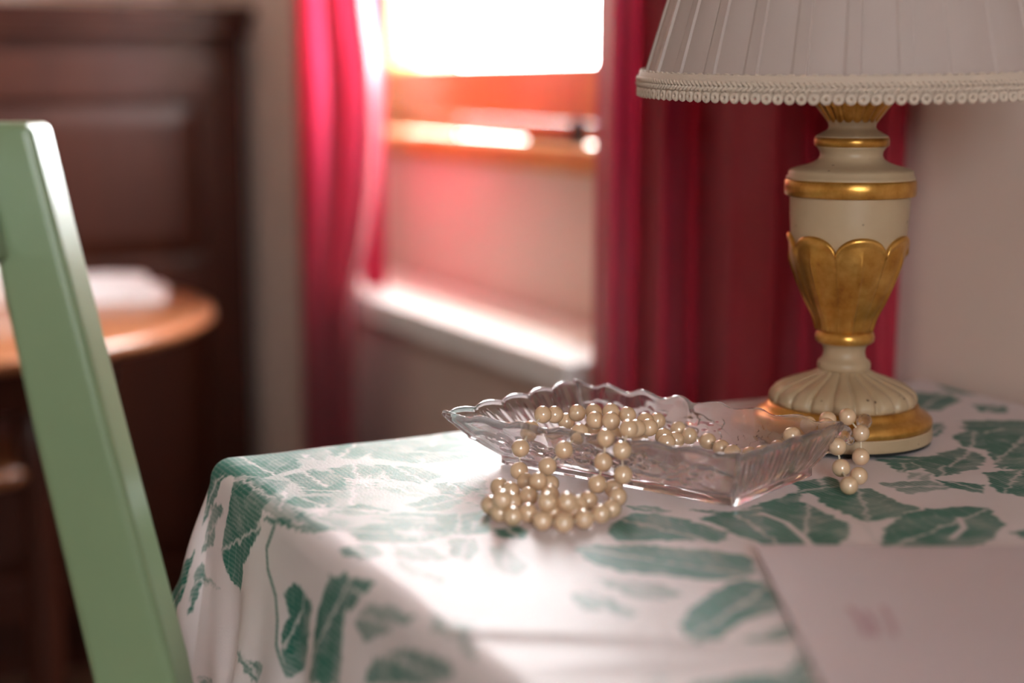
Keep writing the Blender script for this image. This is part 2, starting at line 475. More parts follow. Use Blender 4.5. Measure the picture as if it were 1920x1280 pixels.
def plan_r(w, z):
    s = catmull(w, fx, fy) + 0.003 * math.sin(9 * w + 2.3 * z)
    return t_of_px(1696 + (1114 - 1696) * w, s) + 0.004 * math.sin(3 * z + 7 * w), s
add_curtain('drape', rc, 160, 40, plan_r, 0.02, 2.20)
lc = thing('curtain', W(1.28, 0.06, 0.0), 'bright crimson curtain gathered at the far left of the window', 'curtain', 'crimson window curtains')
tL = t_of_px(556, 0.04)
ez = np.array([0.0, 0.50, 0.66, 0.70, 0.76, 0.83, 0.90, 0.97, 1.10, 2.3])
ex = np.array([652, 660, 664, 668, 692, 710, 720, 722, 698, 690.])
def plan_l(w, z):
    s = 0.058 + 0.020 * math.sin(2 * PI * (w * 2.6 + 0.12)) + 0.014 * w
    xe = float(np.interp(z, ez, ex))
    return t_of_px(560 + (xe - 560) * w, s), s
add_curtain('drape', lc, 90, 60, plan_l, 0.02, 2.20)
tI0, tI1 = t_of_px(688, 0.028), t_of_px(736, 0.02)
def plan_i(w, z):
    return tI0 + (tI1 - tI0) * w, 0.034 - 0.012 * w + 0.008 * math.sin(8 * w)
add_curtain('return_fold', lc, 24, 30, plan_i, LEDGE_Z + 0.004, 2.20)
rod = thing('curtain_rod', W(0.7, 0.075, 2.225), 'dark wooden curtain rod above the window', 'curtain rod')
v, f = tube([W(-0.06, 0.075, 2.225), W(1.52, 0.075, 2.225)], 0.014, 14); obj('rod', v, f, 'darkwood', rod, smooth=True)
for te in (-0.07, 1.53):
    v, f = sphere(W(te, 0.075, 2.225), 0.026); obj('finial', v, f, 'darkwood', rod, smooth=True)
for tb in (0.0, 1.45):
    v, f = boxes([(tb - 0.012, tb + 0.012, 0.0, 0.066, 2.213, 2.237)]); obj('bracket', v, f, 'iron', rod)

# ------------------------------------------------------------------ dark cupboard at the end of the room
tA = ts(at_s(472, 400, 0.012))[0]
cb = thing('cupboard', W(tA, 0.7, 0), 'low dark mahogany cupboard with panelled doors against the end wall', 'cupboard')
CT = at_Y(300, 6, 2.45)[2]
v, f = boxes([(tA + 0.02, T_BACK - 0.03, 0.014, 1.55, 0.08, CT - 0.05)]); obj('body', v, f, 'darkwood', cb)
v, f = boxes([(tA - 0.012, T_BACK - 0.025, 0.010, 1.56, CT - 0.05, CT - 0.02)]); obj('cornice', v, f, 'darkwood', cb, bevel=0.008, seg=3)
v, f = boxes([(tA - 0.028, T_BACK - 0.025, 0.004, 1.57, CT - 0.02, CT)]); obj('top', v, f, 'darkwood', cb, bevel=0.006)
v, f = boxes([(tA + 0.03, T_BACK - 0.05, 0.02, 1.54, 0.0, 0.08)]); obj('plinth', v, f, 'darkwood', cb)
for i, (s0, s1) in enumerate([(0.02, 0.53), (0.535, 1.04), (1.045, 1.545)]):
    z0, z1 = 0.10, CT - 0.075
    w = 0.075
    v, f = boxes([(tA, tA + 0.019, s0, s1, z0, z0 + w), (tA, tA + 0.019, s0, s1, z1 - w, z1), (tA, tA + 0.019, s0, s0 + w, z0 + w, z1 - w), (tA, tA + 0.019, s1 - w, s1, z0 + w, z1 - w),
                  (tA, tA + 0.019, s0 + w, s1 - w, 0.62, 0.68)])
    dr = obj('door', v, f, 'darkwood', cb, bevel=0.004)
    for (pa, pb) in ((z0 + w, 0.62), (0.68, z1 - w)):
        a4 = [W(tA + 0.015, s0 + w, pa), W(tA + 0.015, s1 - w, pa), W(tA + 0.015, s1 - w, pb), W(tA + 0.015, s0 + w, pb)]
        m = 0.035
        b4 = [W(tA + 0.004, s0 + w + m, pa + m), W(tA + 0.004, s1 - w - m, pa + m), W(tA + 0.004, s1 - w - m, pb - m), W(tA + 0.004, s0 + w + m, pb - m)]
        v, f = hexa(a4, b4); obj('panel', v, f, 'darkwood', dr)
    kx = s1 - 0.035 if i != 1 else s0 + 0.035
    v, f = sphere(W(tA - 0.014, kx, 0.60), 0.014); obj('knob', v, f, 'brass', dr, smooth=True)

# ------------------------------------------------------------------ round occasional table with folded linen
RT_Z = 0.690
rp = at_z(390, 588, RT_Z)
rc0 = np.array([rp[0] - 0.365, rp[1] + 0.01])
rt = thing('side_table', (rc0[0], rc0[1], 0), 'round warm brown wooden side table in front of the dark cupboard', 'side table')
prof = [(0.0, RT_Z - 0.026), (0.33, RT_Z - 0.026), (0.352, RT_Z - 0.022), (0.365, RT_Z - 0.013), (0.363, RT_Z - 0.004), (0.352, RT_Z), (0.0, RT_Z)]
v, f = lathe(*rc0, [(max(r, 0.001), z) for r, z in prof], 72); obj('table_top', v, f, 'tablewood', rt, smooth=True)
v, f = lathe(*rc0, [(0.23, RT_Z - 0.09), (0.24, RT_Z - 0.09), (0.24, RT_Z - 0.0265), (0.23, RT_Z - 0.0265)], 72); obj('apron', v, f, 'darkwood', rt)
for k in range(4):
    a = PI / 4 + k * PI / 2 + 0.3
    x, y = rc0[0] + 0.20 * math.cos(a), rc0[1] + 0.20 * math.sin(a)
    v, f = lathe(x, y, [(0.016, 0.0), (0.020, 0.05), (0.015, 0.12), (0.022, 0.3), (0.016, 0.46), (0.024, 0.52), (0.024, RT_Z - 0.0265)], 20, close=True)
    obj('leg', v, f, 'darkwood', rt, smooth=True)
SH_Z = 0.53
v, f = lathe(*rc0, [(0.001, SH_Z - 0.022), (0.20, SH_Z - 0.022), (0.21, SH_Z - 0.011), (0.20, SH_Z), (0.001, SH_Z)], 64); obj('lower_shelf', v, f, 'tablewood', rt, smooth=True)
def soft_slab(c, ang, lx, ly, z0, z1, seed, n=22):
    r = np.random.default_rng(seed); ph = r.uniform(0, 6, 4)
    xs = np.linspace(-1, 1, n); X, Y = np.meshgrid(xs, xs, indexing='ij')
    edge = (np.clip(1 - np.abs(X) ** 8, 0, 1) * np.clip(1 - np.abs(Y) ** 8, 0, 1)) ** 0.35
    z = z0 + 0.0005 + (z1 - z0) * edge * (0.86 + 0.07 * np.sin(3 * X + ph[0]) + 0.07 * np.sin(4 * Y + ph[1]))
    ca, sa = math.cos(ang), math.sin(ang)
    px = c[0] + ca * X * lx / 2 - sa * Y * ly / 2; py = c[1] + sa * X * lx / 2 + ca * Y * ly / 2
    top = np.stack([px, py, z], -1).reshape(-1, 3); bot = np.stack([px, py, np.full_like(z, z0 + 0.0003)], -1).reshape(-1, 3)
    f = [tuple(q) for q in grid_faces(n, n)]; o = n * n
    f += [tuple(i + o for i in q[::-1]) for q in f]
    ring = [i * n for i in range(n)] + [(n - 1) * n + j for j in range(1, n)] + [i * n + n - 1 for i in range(n - 2, -1, -1)] + [j for j in range(n - 2, 0, -1)]
    for a, b in zip(ring, ring[1:] + ring[:1]): f.append((a, b, b + o, a + o))
    return np.vstack([top, bot]), f
lp = at_z(205, 556, RT_Z)
nap = thing('folded_linen', (lp[0], lp[1], RT_Z), 'folded white linen lying on the round side table', 'linen')
v, f = soft_slab(lp, 0.2, 0.145, 0.12, RT_Z, RT_Z + 0.014, 1); obj('bottom_fold', v, f, 'linen', nap, smooth=True)
v, f = soft_slab(lp + np.array([-0.01, 0.005, 0]), 0.3, 0.125, 0.105, RT_Z + 0.0135, RT_Z + 0.027, 2); obj('top_fold', v, f, 'linen', nap, smooth=True)
bp = at_z(-25, 575, RT_Z)
bowl = thing('china_bowl', (bp[0], bp[1], RT_Z), 'white china bowl at the left edge of the side table', 'bowl')
v, f = lathe(bp[0], bp[1], [(0.001, RT_Z + 0.0005), (0.024, RT_Z + 0.0005), (0.025, RT_Z + 0.006), (0.045, RT_Z + 0.03), (0.056, RT_Z + 0.062), (0.053, RT_Z + 0.062), (0.042, RT_Z + 0.033), (0.02, RT_Z + 0.012), (0.001, RT_Z + 0.01)], 40)
obj('bowl_body', v, f, 'whitewood', bowl, smooth=True)

# ------------------------------------------------------------------ table, cloth
S_E, T_E, T_F = 0.536, 0.004, -0.80         # edges of the table top
tb = thing('writing_table', W(-0.4, 0.28, 0), 'small wooden writing table hidden under the green patterned cloth', 'table')
v, f = boxes([(T_F, T_E, 0.012, S_E, TABLE_Z - 0.030, TABLE_Z - 0.0022)]); obj('table_top', v, f, 'tablewood', tb, bevel=0.008, seg=3)
v, f = boxes([(T_F + 0.05, T_E - 0.05, 0.05, S_E - 0.05, TABLE_Z - 0.10, TABLE_Z - 0.0305)]); obj('apron', v, f, 'tablewood', tb)
for (t, s) in ((T_F + 0.06, 0.06), (T_F + 0.06, S_E - 0.06), (T_E - 0.06, 0.06), (T_E - 0.06, S_E - 0.06)):
    v, f = boxes([(t - 0.02, t + 0.02, s - 0.02, s + 0.02, 0.0, TABLE_Z - 0.1005)]); obj('leg', v, f, 'tablewood', tb, bevel=0.004)

RAD = 0.013
S_C, T_C, T_D = S_E - RAD + 0.006, T_E - RAD + 0.006, T_F + RAD - 0.006
def cloth_pos(a, b):
    """flat cloth coordinates (a across, b along) -> t, s, z of the draped cloth"""
    ds = np.maximum(a - S_C, 0); db = np.maximum(b - T_C, 0); dn = np.maximum(T_D - b, 0)
    dt = db + dn; sg = np.where(dn > 0, -1.0, 1.0)
    r = np.hypot(ds, dt); phi = np.arctan2(dt, ds + 1e-12)
    q = RAD * PI / 2
    corner = np.sin(2 * phi) ** 2 * (r > 0)
    flare = 0.07 + 0.30 * corner
    arc = np.minimum(r, q); ex = np.maximum(r - q, 0)
    soft = smoothstep(ex, 0.0, 0.16)
    rip = soft * (0.010 * np.sin(2 * PI * (b / 0.118) + 0.9) + 0.005 * np.sin(2 * PI * (b / 0.053) + a * 9)) * np.cos(phi) + \
          soft * (0.008 * np.sin(2 * PI * a / 0.12)) * np.sin(phi)
    out = RAD * np.sin(arc / RAD) + flare * ex + np.maximum(rip + 0.006 * soft, -0.004)
    drop = RAD * (1 - np.cos(arc / RAD)) + np.sqrt(1 - flare ** 2) * ex
    s = np.minimum(a, S_C) + out * np.cos(phi) * (r > 0)
    t = np.clip(b, T_D, T_C) + sg * out * np.sin(phi) * (r > 0)
    z = TABLE_Z - drop
    top = 1 - smoothstep(r, 0, 0.02)
    # gentle waviness of the cloth and the ironed creases across the front
    z = z + top * (0.0003 * np.sin(a * 71 + b * 23) + 0.0003 * np.sin(b * 57 - a * 31 + 1.0))
    for (c0, c1, amp, wd) in CREASES:
        dv = c1 - c0; L2 = np.hypot(*dv); dv = dv / L2
        al = (a - c0[0]) * dv[0] + (b - c0[1]) * dv[1]; pe = (a - c0[0]) * -dv[1] + (b - c0[1]) * dv[0]
        win_ = smoothstep(al, -0.03, 0.03) * (1 - smoothstep(al, L2 - 0.05, L2 + 0.05))
        z = z + top * amp * np.exp(-(pe / wd) ** 2) * win_
    return t, s, z
def flat(x, y, side=False):
    """pixel -> flat cloth coordinates"""
    if not side:
        t, s = ts(at_z(x, y, TABLE_Z))
        if s < S_C + 0.010: return np.array([s, t])
    p = at_s(x, y, S_C + RAD + 0.006); t, s = ts(p)
    return np.array([S_C + RAD * PI / 2 + max(TABLE_Z - RAD - p[2], -0.012), t])
CREASES = []
for (p, q, amp, wd) in (((760, 1262), (1500, 1218), 0.0022, 0.006), ((1000, 1275), (1500, 1246), -0.0012, 0.005)):
    CREASES.append((flat(*p), flat(*q), amp, wd))
D_SIDE = 0.235
def axis(lo, hi, f0, f1, fine, coarse):
    out = list(np.arange(lo, f0, coarse)) + list(np.arange(f0, f1, fine)) + list(np.arange(f1, hi, coarse)) + [hi]
    return np.array(out)
AA = axis(0.014, S_C + D_SIDE, 0.03, S_C + 0.16, 0.00100, 0.004)
BB = axis(T_D - 0.20, T_C + 0.14, -0.47, T_C + 0.085, 0.00105, 0.005)
A2, B2 = np.meshgrid(AA, BB, indexing='ij')
ct, cs_, cz = cloth_pos(A2, B2)
cs_ = np.maximum(cs_, 0.004)
P = W0[None, None, :] + ct[..., None] * U + cs_[..., None] * N
cv = np.concatenate([P, cz[..., None]], -1).reshape(-1, 3)

# --- the woven motif: leaves, petals and sprigs as polygons in cloth coordinates
motif = np.zeros(A2.shape)
def vnoise(x, y, seed):
    r = np.random.default_rng(seed); tab = r.uniform(-1, 1, (64, 64))
    xi, yi = np.floor(x).astype(int), np.floor(y).astype(int); u, w = x - xi, y - yi
    u = u * u * (3 - 2 * u); w = w * w * (3 - 2 * w)
    g = lambda i, j: tab[i % 64, j % 64]
    return (g(xi, yi) * (1 - u) + g(xi + 1, yi) * u) * (1 - w) + (g(xi, yi + 1) * (1 - u) + g(xi + 1, yi + 1) * u) * w
WX = A2 + 0.0016 * vnoise(A2 / 0.0042, B2 / 0.0042, 1) + 0.0010 * vnoise(A2 / 0.0021, B2 / 0.0021, 2)
WY = B2 + 0.0016 * vnoise(A2 / 0.0042, B2 / 0.0042, 3) + 0.0010 * vnoise(A2 / 0.0021, B2 / 0.0021, 4)
STREAK = vnoise(A2 / 0.010, B2 / 0.010, 5)
def window_of(lo, hi, pad=0.006):
    i0, i1 = np.searchsorted(AA, [lo[0] - pad, hi[0] + pad]); j0, j1 = np.searchsorted(BB, [lo[1] - pad, hi[1] + pad])
    return slice(i0, i1), slice(j0, j1)
def paint_poly(poly, tone, rib=True, seed=0):
    poly = np.asarray(poly); sl = window_of(poly.min(0), poly.max(0))
    x, y = WX[sl], WY[sl]
    if x.size == 0: return
    ins = np.zeros(x.shape, bool); dmin = np.full(x.shape, 1e9); n = len(poly)
    for i in range(n):
        (x0, y0), (x1, y1) = poly[i], poly[(i + 1) % n]
        c = ((y0 > y) != (y1 > y)) & (x < (x1 - x0) * (y - y0) / (y1 - y0 + 1e-12) + x0); ins ^= c
        dx, dy = x1 - x0, y1 - y0; k = np.clip(((x - x0) * dx + (y - y0) * dy) / (dx * dx + dy * dy + 1e-12), 0, 1)
        dmin = np.minimum(dmin, np.hypot(x - x0 - k * dx, y - y0 - k * dy))
    cov = np.clip(0.5 + np.where(ins, dmin, -dmin) / 0.0012, 0, 1)
    c = poly.mean(0); ev, vec = np.linalg.eigh(np.cov((poly - c).T)); ax = vec[:, 1]; L = 2 * math.sqrt(ev[1]); Wd = 2 * math.sqrt(max(ev[0], 1e-9))
    al = (x - c[0]) * ax[0] + (y - c[1]) * ax[1]; pe = -(x - c[0]) * ax[1] + (y - c[1]) * ax[0]
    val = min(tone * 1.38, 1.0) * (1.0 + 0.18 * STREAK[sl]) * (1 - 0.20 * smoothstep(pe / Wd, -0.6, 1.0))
    if rib and L > 0.008:
        bend = 0.12 * L * np.sin(al / L * 1.4)
        mid = np.exp(-((pe - bend) / 0.0011) ** 2) * (np.abs(al) < 0.95 * L)
        sv = np.abs(((al - np.abs(pe - bend) * 0.9) / 0.0105) % 1.0 - 0.5) * 0.0105
        side = np.exp(-(sv / 0.0007) ** 2) * 0.28 * (L > 0.02)
        val = val * (1 - 0.75 * np.maximum(mid, side))
    motif[sl] = motif[sl] * (1 - cov) + np.clip(val, 0, 1) * cov
def paint_line(pts, tone, wd):
    pts = np.asarray(pts); sl = window_of(pts.min(0), pts.max(0)); x, y = A2[sl], B2[sl]
    if x.size == 0: return
    d = np.full(x.shape, 1e9)
    for (x0, y0), (x1, y1) in zip(pts[:-1], pts[1:]):
        dx, dy = x1 - x0, y1 - y0; k = np.clip(((x - x0) * dx + (y - y0) * dy) / (dx * dx + dy * dy + 1e-12), 0, 1)
        d = np.minimum(d, np.hypot(x - x0 - k * dx, y - y0 - k * dy))
    cov = np.clip(0.5 + (wd - d) / 0.001, 0, 1); motif[sl] = motif[sl] * (1 - cov) + tone * cov
ZA = lambda p: (300 + p[0] / 2.56, 780 + p[1] / 2.56)
ZB = lambda p: (900 + p[0] / 3.2, 900 + p[1] / 3.2)
ZC = lambda p: (1400 + p[0] / 2.1333, 680 + p[1] / 2.1333)
def draw(conv, pts, tone, side=False, rib=True):
    paint_poly([flat(*conv(p), side) for p in pts], tone, rib)
# scattered leaves for the parts of the cloth that hang out of view
def leaf_poly(c, ang, L, wd, k=14):
    u = np.linspace(0, 1, k); h = wd * np.sin(PI * u ** 0.8) * (1 - 0.25 * u)
    up = np.stack([(u - 0.5) * L, h], 1); dn = np.stack([(u - 0.5) * L, -h], 1)[::-1]
    p = np.vstack([up, dn[1:-1]]); ca, sa = math.cos(ang), math.sin(ang)
    return p @ np.array([[ca, sa], [-sa, ca]]) + np.asarray(c)
r2 = np.random.default_rng(21)
for k in range(150):
    c = np.array([r2.uniform(0.03, S_C + D_SIDE), r2.uniform(T_D - 0.2, T_C + D_SIDE)])
    on_top_seen = c[0] < S_C - 0.0 and -0.42 < c[1] < T_C - 0.005
    side_seen = S_C - 0.005 <= c[0] < S_C + 0.14 and -0.36 < c[1] < T_C - 0.01
    if on_top_seen or side_seen: continue
    a0 = r2.uniform(0, 2 * PI)
    for q in range(r2.integers(1, 4)):
        paint_poly(leaf_poly(c + r2.uniform(-0.012, 0.012, 2), a0 + q * 1.1, r2.uniform(0.03, 0.075), r2.uniform(0.008, 0.02)), r2.uniform(0.5, 0.85))
AP = [
 ([(180,190),(420,140),(620,200),(640,250),(480,290),(250,310),(190,260)],.75),
 ([(450,140),(620,110),(800,180),(760,210),(640,190)],.6),
 ([(790,110),(1000,80),(1050,120),(960,200),(850,190)],.75),
 ([(1060,90),(1350,60),(1420,90),(1560,150),(1450,200),(1250,215),(1050,190)],.65),
 ([(300,330),(430,300),(600,320),(560,380),(420,430),(330,440)],.7),
 ([(620,290),(740,265),(860,295),(880,335),(760,345),(660,320)],.9),
 ([(830,255),(960,235),(1050,250),(1040,290),(930,300),(850,280)],.7),
 ([(1060,240),(1250,250),(1330,290),(1250,315),(1120,295)],.85),
 ([(680,345),(830,340),(920,355),(820,370),(700,365)],.7),
 ([(840,370),(950,345),(1050,390),(1000,430),(880,430),(830,400)],.45),
 ([(1060,345),(1200,330),(1300,365),(1200,380)],.55),
 ([(620,410),(660,385),(780,385),(830,410),(800,435),(690,440)],.85),
 ([(470,380),(560,340),(620,370),(590,420),(500,440)],.5),
 ([(1330,325),(1440,320),(1520,345),(1460,375),(1360,365)],.75),
 ([(1210,420),(1300,385),(1440,380),(1460,400),(1380,440),(1260,450)],.85),
 ([(450,490),(540,450),(660,455),(700,480),(600,510),(480,515)],.65),
 ([(830,450),(960,430),(1080,450),(1070,470),(900,480)],.75),
 ([(700,500),(820,490),(920,520),(840,545),(740,540)],.55),
 ([(1040,490),(1180,460),(1330,470),(1320,500),(1160,515)],.7),
 ([(1340,480),(1560,470),(1570,560),(1400,560),(1340,520)],.8),
 ([(930,545),(1100,520),(1350,520),(1380,570),(1200,600),(1000,600)],.7),
 ([(620,540),(690,525),(760,570),(650,585)],.45),
 ([(860,625),(1000,615),(1080,650),(1000,690),(900,660)],.55),
 ([(1120,620),(1300,620),(1380,670),(1340,700),(1240,690),(1130,660)],.5),
 ([(1390,590),(1500,580),(1540,640),(1480,690),(1400,660)],.6),
 ([(1130,690),(1200,680),(1260,740),(1370,770),(1340,810),(1230,770),(1140,730)],.38),
 ([(750,770),(900,765),(920,820),(870,920),(800,960)],.75),
 ([(910,930),(1000,915),(1110,930),(1090,1000),(1000,1050),(930,1080),(890,1000)],.5),
 ([(1200,960),(1290,940),(1490,990),(1380,1080),(1260,1060)],.45),
 ([(980,1170),(1100,1130),(1250,1160),(1330,1220),(1300,1290),(960,1290)],.6),
]
AS = [
 ([(285,380),(420,380),(430,560),(370,720),(355,855),(300,770),(265,640),(280,480)],.75),
 ([(175,200),(240,290),(230,380),(190,480),(172,500)],.75),
 ([(210,440),(250,430),(265,470),(230,530),(240,590),(215,640),(185,650),(190,560)],.6),
 ([(180,690),(200,700),(215,760),(280,840),(210,800),(195,920),(185,800)],.6),
 ([(590,805),(640,850),(690,920),(680,1020),(650,1230),(600,1250),(570,1050),(590,960),(560,850)],.8),
 ([(735,830),(760,780),(810,770),(850,800),(835,980),(850,1290),(700,1290),(712,1000)],.85),
 ([(50,590),(165,600),(165,800),(110,870),(30,760)],.85), ([(20,800),(120,780),(155,920),(100,1010),(10,930)],.65),
 ([(410,1090),(440,1130),(470,1170),(520,1190),(510,1290),(470,1220)],.55),
 ([(240,1240),(280,1260),(290,1290),(240,1290)],.5),
]
BP = [
 ([(560,400),(700,385),(960,380),(1200,400),(1560,440),(1640,470),(1650,560),(1560,590),(1400,610),(1250,590),(1080,560),(850,555),(720,510),(620,450)],.8),
 ([(700,590),(900,610),(1100,620),(1220,690),(1080,720),(900,690),(760,640)],.5),
 ([(550,680),(680,680),(780,710),(860,760),(960,800),(860,830),(740,770),(620,780),(560,740)],.55),
 ([(1210,830),(1260,760),(1380,680),(1560,600),(1700,620),(1800,740),(1780,790),(1600,840),(1480,900),(1450,960),(1280,1000),(1220,930)],.75),
 ([(1530,960),(1700,920),(1850,860),(1890,900),(1850,960),(1640,985)],.85),
 ([(1800,1210),(1840,1130),(1920,1050),(2000,1100),(1960,1240)],.75),
 ([(980,1200),(1060,1160),(1130,1190),(1100,1226)],.4),
 ([(760,290),(900,200),(1060,205),(1260,250),(1500,320),(1430,370),(1240,360),(1000,360),(820,365)],.8),
 ([(50,400),(150,380),(200,450),(290,510),(240,580),(120,560),(90,480)],.42),
 ([(1300,230),(1560,200),(1800,220),(1920,330),(1920,400),(1700,390),(1500,310)],.9),
 ([(870,150),(1020,150),(1160,190),(1080,200),(920,180)],.8),
 ([(1240,180),(1500,190),(1700,130),(1920,60),(1920,200),(1700,200),(1450,220)],.9),
 ([(80,300),(220,280),(300,310),(260,350),(120,340)],.9), ([(-60,330),(60,260),(60,180),(-40,200)],.8),
]
CP = [
 ([(540,740),(550,670),(620,610),(720,580),(860,570),(960,580),(1030,640),(1000,700),(900,735),(700,742)],.95),
 ([(270,520),(380,500),(500,500),(580,540),(690,580),(600,620),(480,640),(380,600),(300,560)],.95),
 ([(60,560),(150,545),(240,560),(330,610),(400,640),(420,690),(300,745),(200,740),(80,690)],.95),
 ([(560,400),(640,390),(700,420),(620,440)],.8), ([(760,360),(860,335),(950,370),(940,410),(840,430),(750,400)],.95),
 ([(750,470),(860,480),(960,490),(930,520),(820,500)],.9), ([(820,290),(900,270),(1000,310),(960,345),(860,330)],.9),
 ([(960,300),(1160,280),(1160,400),(1000,420),(970,360)],.9), ([(940,440),(1160,420),(1160,540),(1000,520)],.85),
 ([(600,130),(800,120),(860,150),(780,190),(680,185)],.8), ([(900,170),(1040,170),(1040,200),(940,200)],.8),
 ([(760,80),(950,75),(1040,110),(900,110)],.7), ([(850,230),(1160,230),(1160,260),(900,270)],.85),
 ([(740,240),(800,235),(780,280),(740,300)],.85), ([(500,370),(600,370),(740,380),(650,400),(520,395)],.9),
 ([(1060,680),(1160,670),(1160,720)],.8), ([(170,520),(280,490),(360,490),(300,520)],.85), ([(20,110),(80,95),(90,130),(20,150)],.8),
 ([(640,440),(740,445),(720,470),(650,465)],.4),
]
draw(ZA, [(200,200),(450,150),(700,115),(1050,85),(1400,75),(1560,150),(1565,350),(1560,540),(1300,590),(1000,590),(800,540),(620,520),(440,470),(310,330)], .36, rib=False)
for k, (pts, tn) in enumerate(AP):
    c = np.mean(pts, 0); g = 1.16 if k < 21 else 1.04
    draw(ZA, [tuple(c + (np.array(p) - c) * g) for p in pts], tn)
ID = lambda p: p
for pts, tn in (
  ([(470,850),(540,832),(640,828),(610,845),(520,856)],.8), ([(640,826),(760,812),(800,822),(720,836)],.8), ([(760,840),(860,830),(930,850),(850,862),(780,858)],.75),
  ([(820,806),(880,812),(900,828),(840,826)],.75), ([(880,840),(940,835),(960,850),(900,860)],.7), ([(560,826),(640,816),(690,818),(620,828)],.7),
  ([(1480,905),(1560,895),(1600,925),(1530,930)],.9), ([(1700,860),(1780,850),(1840,880),(1760,895)],.9), ([(1640,750),(1720,735),(1790,745),(1720,765)],.85),
  ([(1800,800),(1900,790),(1940,810),(1850,825)],.9), ([(1860,850),(1940,845),(1940,880),(1880,880)],.9), ([(1750,720),(1850,722),(1900,738),(1800,740)],.8),
  ([(1650,905),(1740,900),(1790,915),(1700,925)],.5)):
    draw(ID, pts, tn)
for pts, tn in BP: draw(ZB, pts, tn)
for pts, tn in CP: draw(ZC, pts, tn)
for pts, tn in AS: draw(ZA, pts, tn, True)
paint_line([flat(*ZA(p), True) for p in [(490,540),(465,640),(480,740),(530,870),(550,980),(560,1100),(600,1240)]], .75, 0.0018)
for pts in ([(60,600),(160,640),(280,740)], [(380,620),(470,650),(520,720)], [(820,700),(870,660),(850,620)]):
    paint_line([flat(*ZC(p)) for p in pts], 0.08, 0.0016)
for cx_, cy_ in ((980, 312), (760, 455), (1500, 395), (1230, 560)):   # stamens round the flower centres
    c = flat(*ZA((cx_, cy_)))
    for k in range(14):
        a0 = 2 * PI * k / 14; L = 0.007 + 0.003 * (k % 3)
        paint_line([c, c + L * np.array([math.cos(a0), math.sin(a0)])], 0.05, 0.0005)
        e_ = c + (L + 0.001) * np.array([math.cos(a0), math.sin(a0)]); paint_line([e_, e_ + 0.0004], 0.85, 0.0011)
me = bpy.data.meshes.new('tablecloth')
fq = grid_faces(len(AA), len(BB))
me.vertices.add(len(cv)); me.vertices.foreach_set('co', cv.ravel())
me.loops.add(fq.size); me.loops.foreach_set('vertex_index', fq.ravel().astype(np.int32))
me.polygons.add(len(fq)); me.polygons.foreach_set('loop_start', (np.arange(len(fq)) * 4).astype(np.int32))
me.polygons.foreach_set('use_smooth', np.ones(len(fq), bool))
me.update(calc_edges=True)
at_ = me.attributes.new('motif', 'FLOAT', 'POINT'); at_.data.foreach_set('value', motif.ravel().astype(np.float32))
wv_ = np.stack([A2.ravel(), B2.ravel(), np.zeros(A2.size)], 1).astype(np.float32)
at2 = me.attributes.new('weave', 'FLOAT_VECTOR', 'POINT'); at2.data.foreach_set('vector', wv_.ravel())
cl = link('tablecloth', me, 'cloth')
tag(cl, 'white damask cloth with green leaves and flowers draped over the table', 'tablecloth')

# ------------------------------------------------------------------ sheet of paper
pA = at_z(1415, 1036, TABLE_Z + 0.002)
e1 = at_z(1543, 1290, TABLE_Z + 0.002) - pA; e1 /= np.linalg.norm(e1)
e2 = at_z(1920, 1026, TABLE_Z + 0.002) - pA; e2 /= np.linalg.norm(e2)
n1, n2 = 30, 24
vs = []
for lay in (0, 1):
    for i in range(n1):
        for j in range(n2):
            x, y = 0.297 * i / (n1 - 1), 0.21 * j / (n2 - 1)
            p = pA + e1 * x + e2 * y
            z = TABLE_Z + 0.0012 + 0.0016 * lay + 0.003 * math.exp(-(x * x + y * y) / 0.004) + 0.0012 * math.sin(x * 14) ** 2
            vs.append((p[0], p[1], z))
o = n1 * n2; f = [tuple(q) for q in grid_faces(n1, n2)]; f += [tuple(i + o for i in q[::-1]) for q in f]
ring = [i * n2 for i in range(n1)] + [(n1 - 1) * n2 + j for j in range(1, n2)] + [i * n2 + n2 - 1 for i in range(n1 - 2, -1, -1)] + [j for j in range(n2 - 2, 0, -1)]
for a, b in zip(ring, ring[1:] + ring[:1]): f.append((a, b, b + o, a + o))
sp = thing('writing_paper', (pA[0], pA[1], TABLE_Z), 'blank white sheet with a faint red mark at the table front', 'paper')
obj('sheet', vs, f, 'paper', sp, smooth=False)
mk = []
for (pts, wd) in (([(1592, 1138), (1612, 1162), (1625, 1190)], 4), ([(1622, 1146), (1640, 1172), (1640, 1192)], 4), ([(1655, 1136), (1668, 1160), (1678, 1192)], 3)):
    q = [at_z(x, y, TABLE_Z + 0.0044) for x, y in pts]
    for a, b in zip(q[:-1], q[1:]):
        d = (b - a) / np.linalg.norm(b - a); nn = np.array([-d[1], d[0], 0]) * wd * 0.0004
        mk.append(([a - nn, b - nn, b + nn, a + nn], [(0, 1, 2, 3)]))
v, f = join(mk); v = [(p[0], p[1], TABLE_Z + 0.0012 + 0.0017 + 0.0012 * math.sin(14 * float((np.array(p) - pA) @ e1)) ** 2 + 0.0002 + 0.003 * math.exp(-float(np.sum((np.array(p)[:2] - pA[:2]) ** 2)) / 0.004)) for p in v]
obj('red_mark', v, f, 'ink', sp, fix=False)

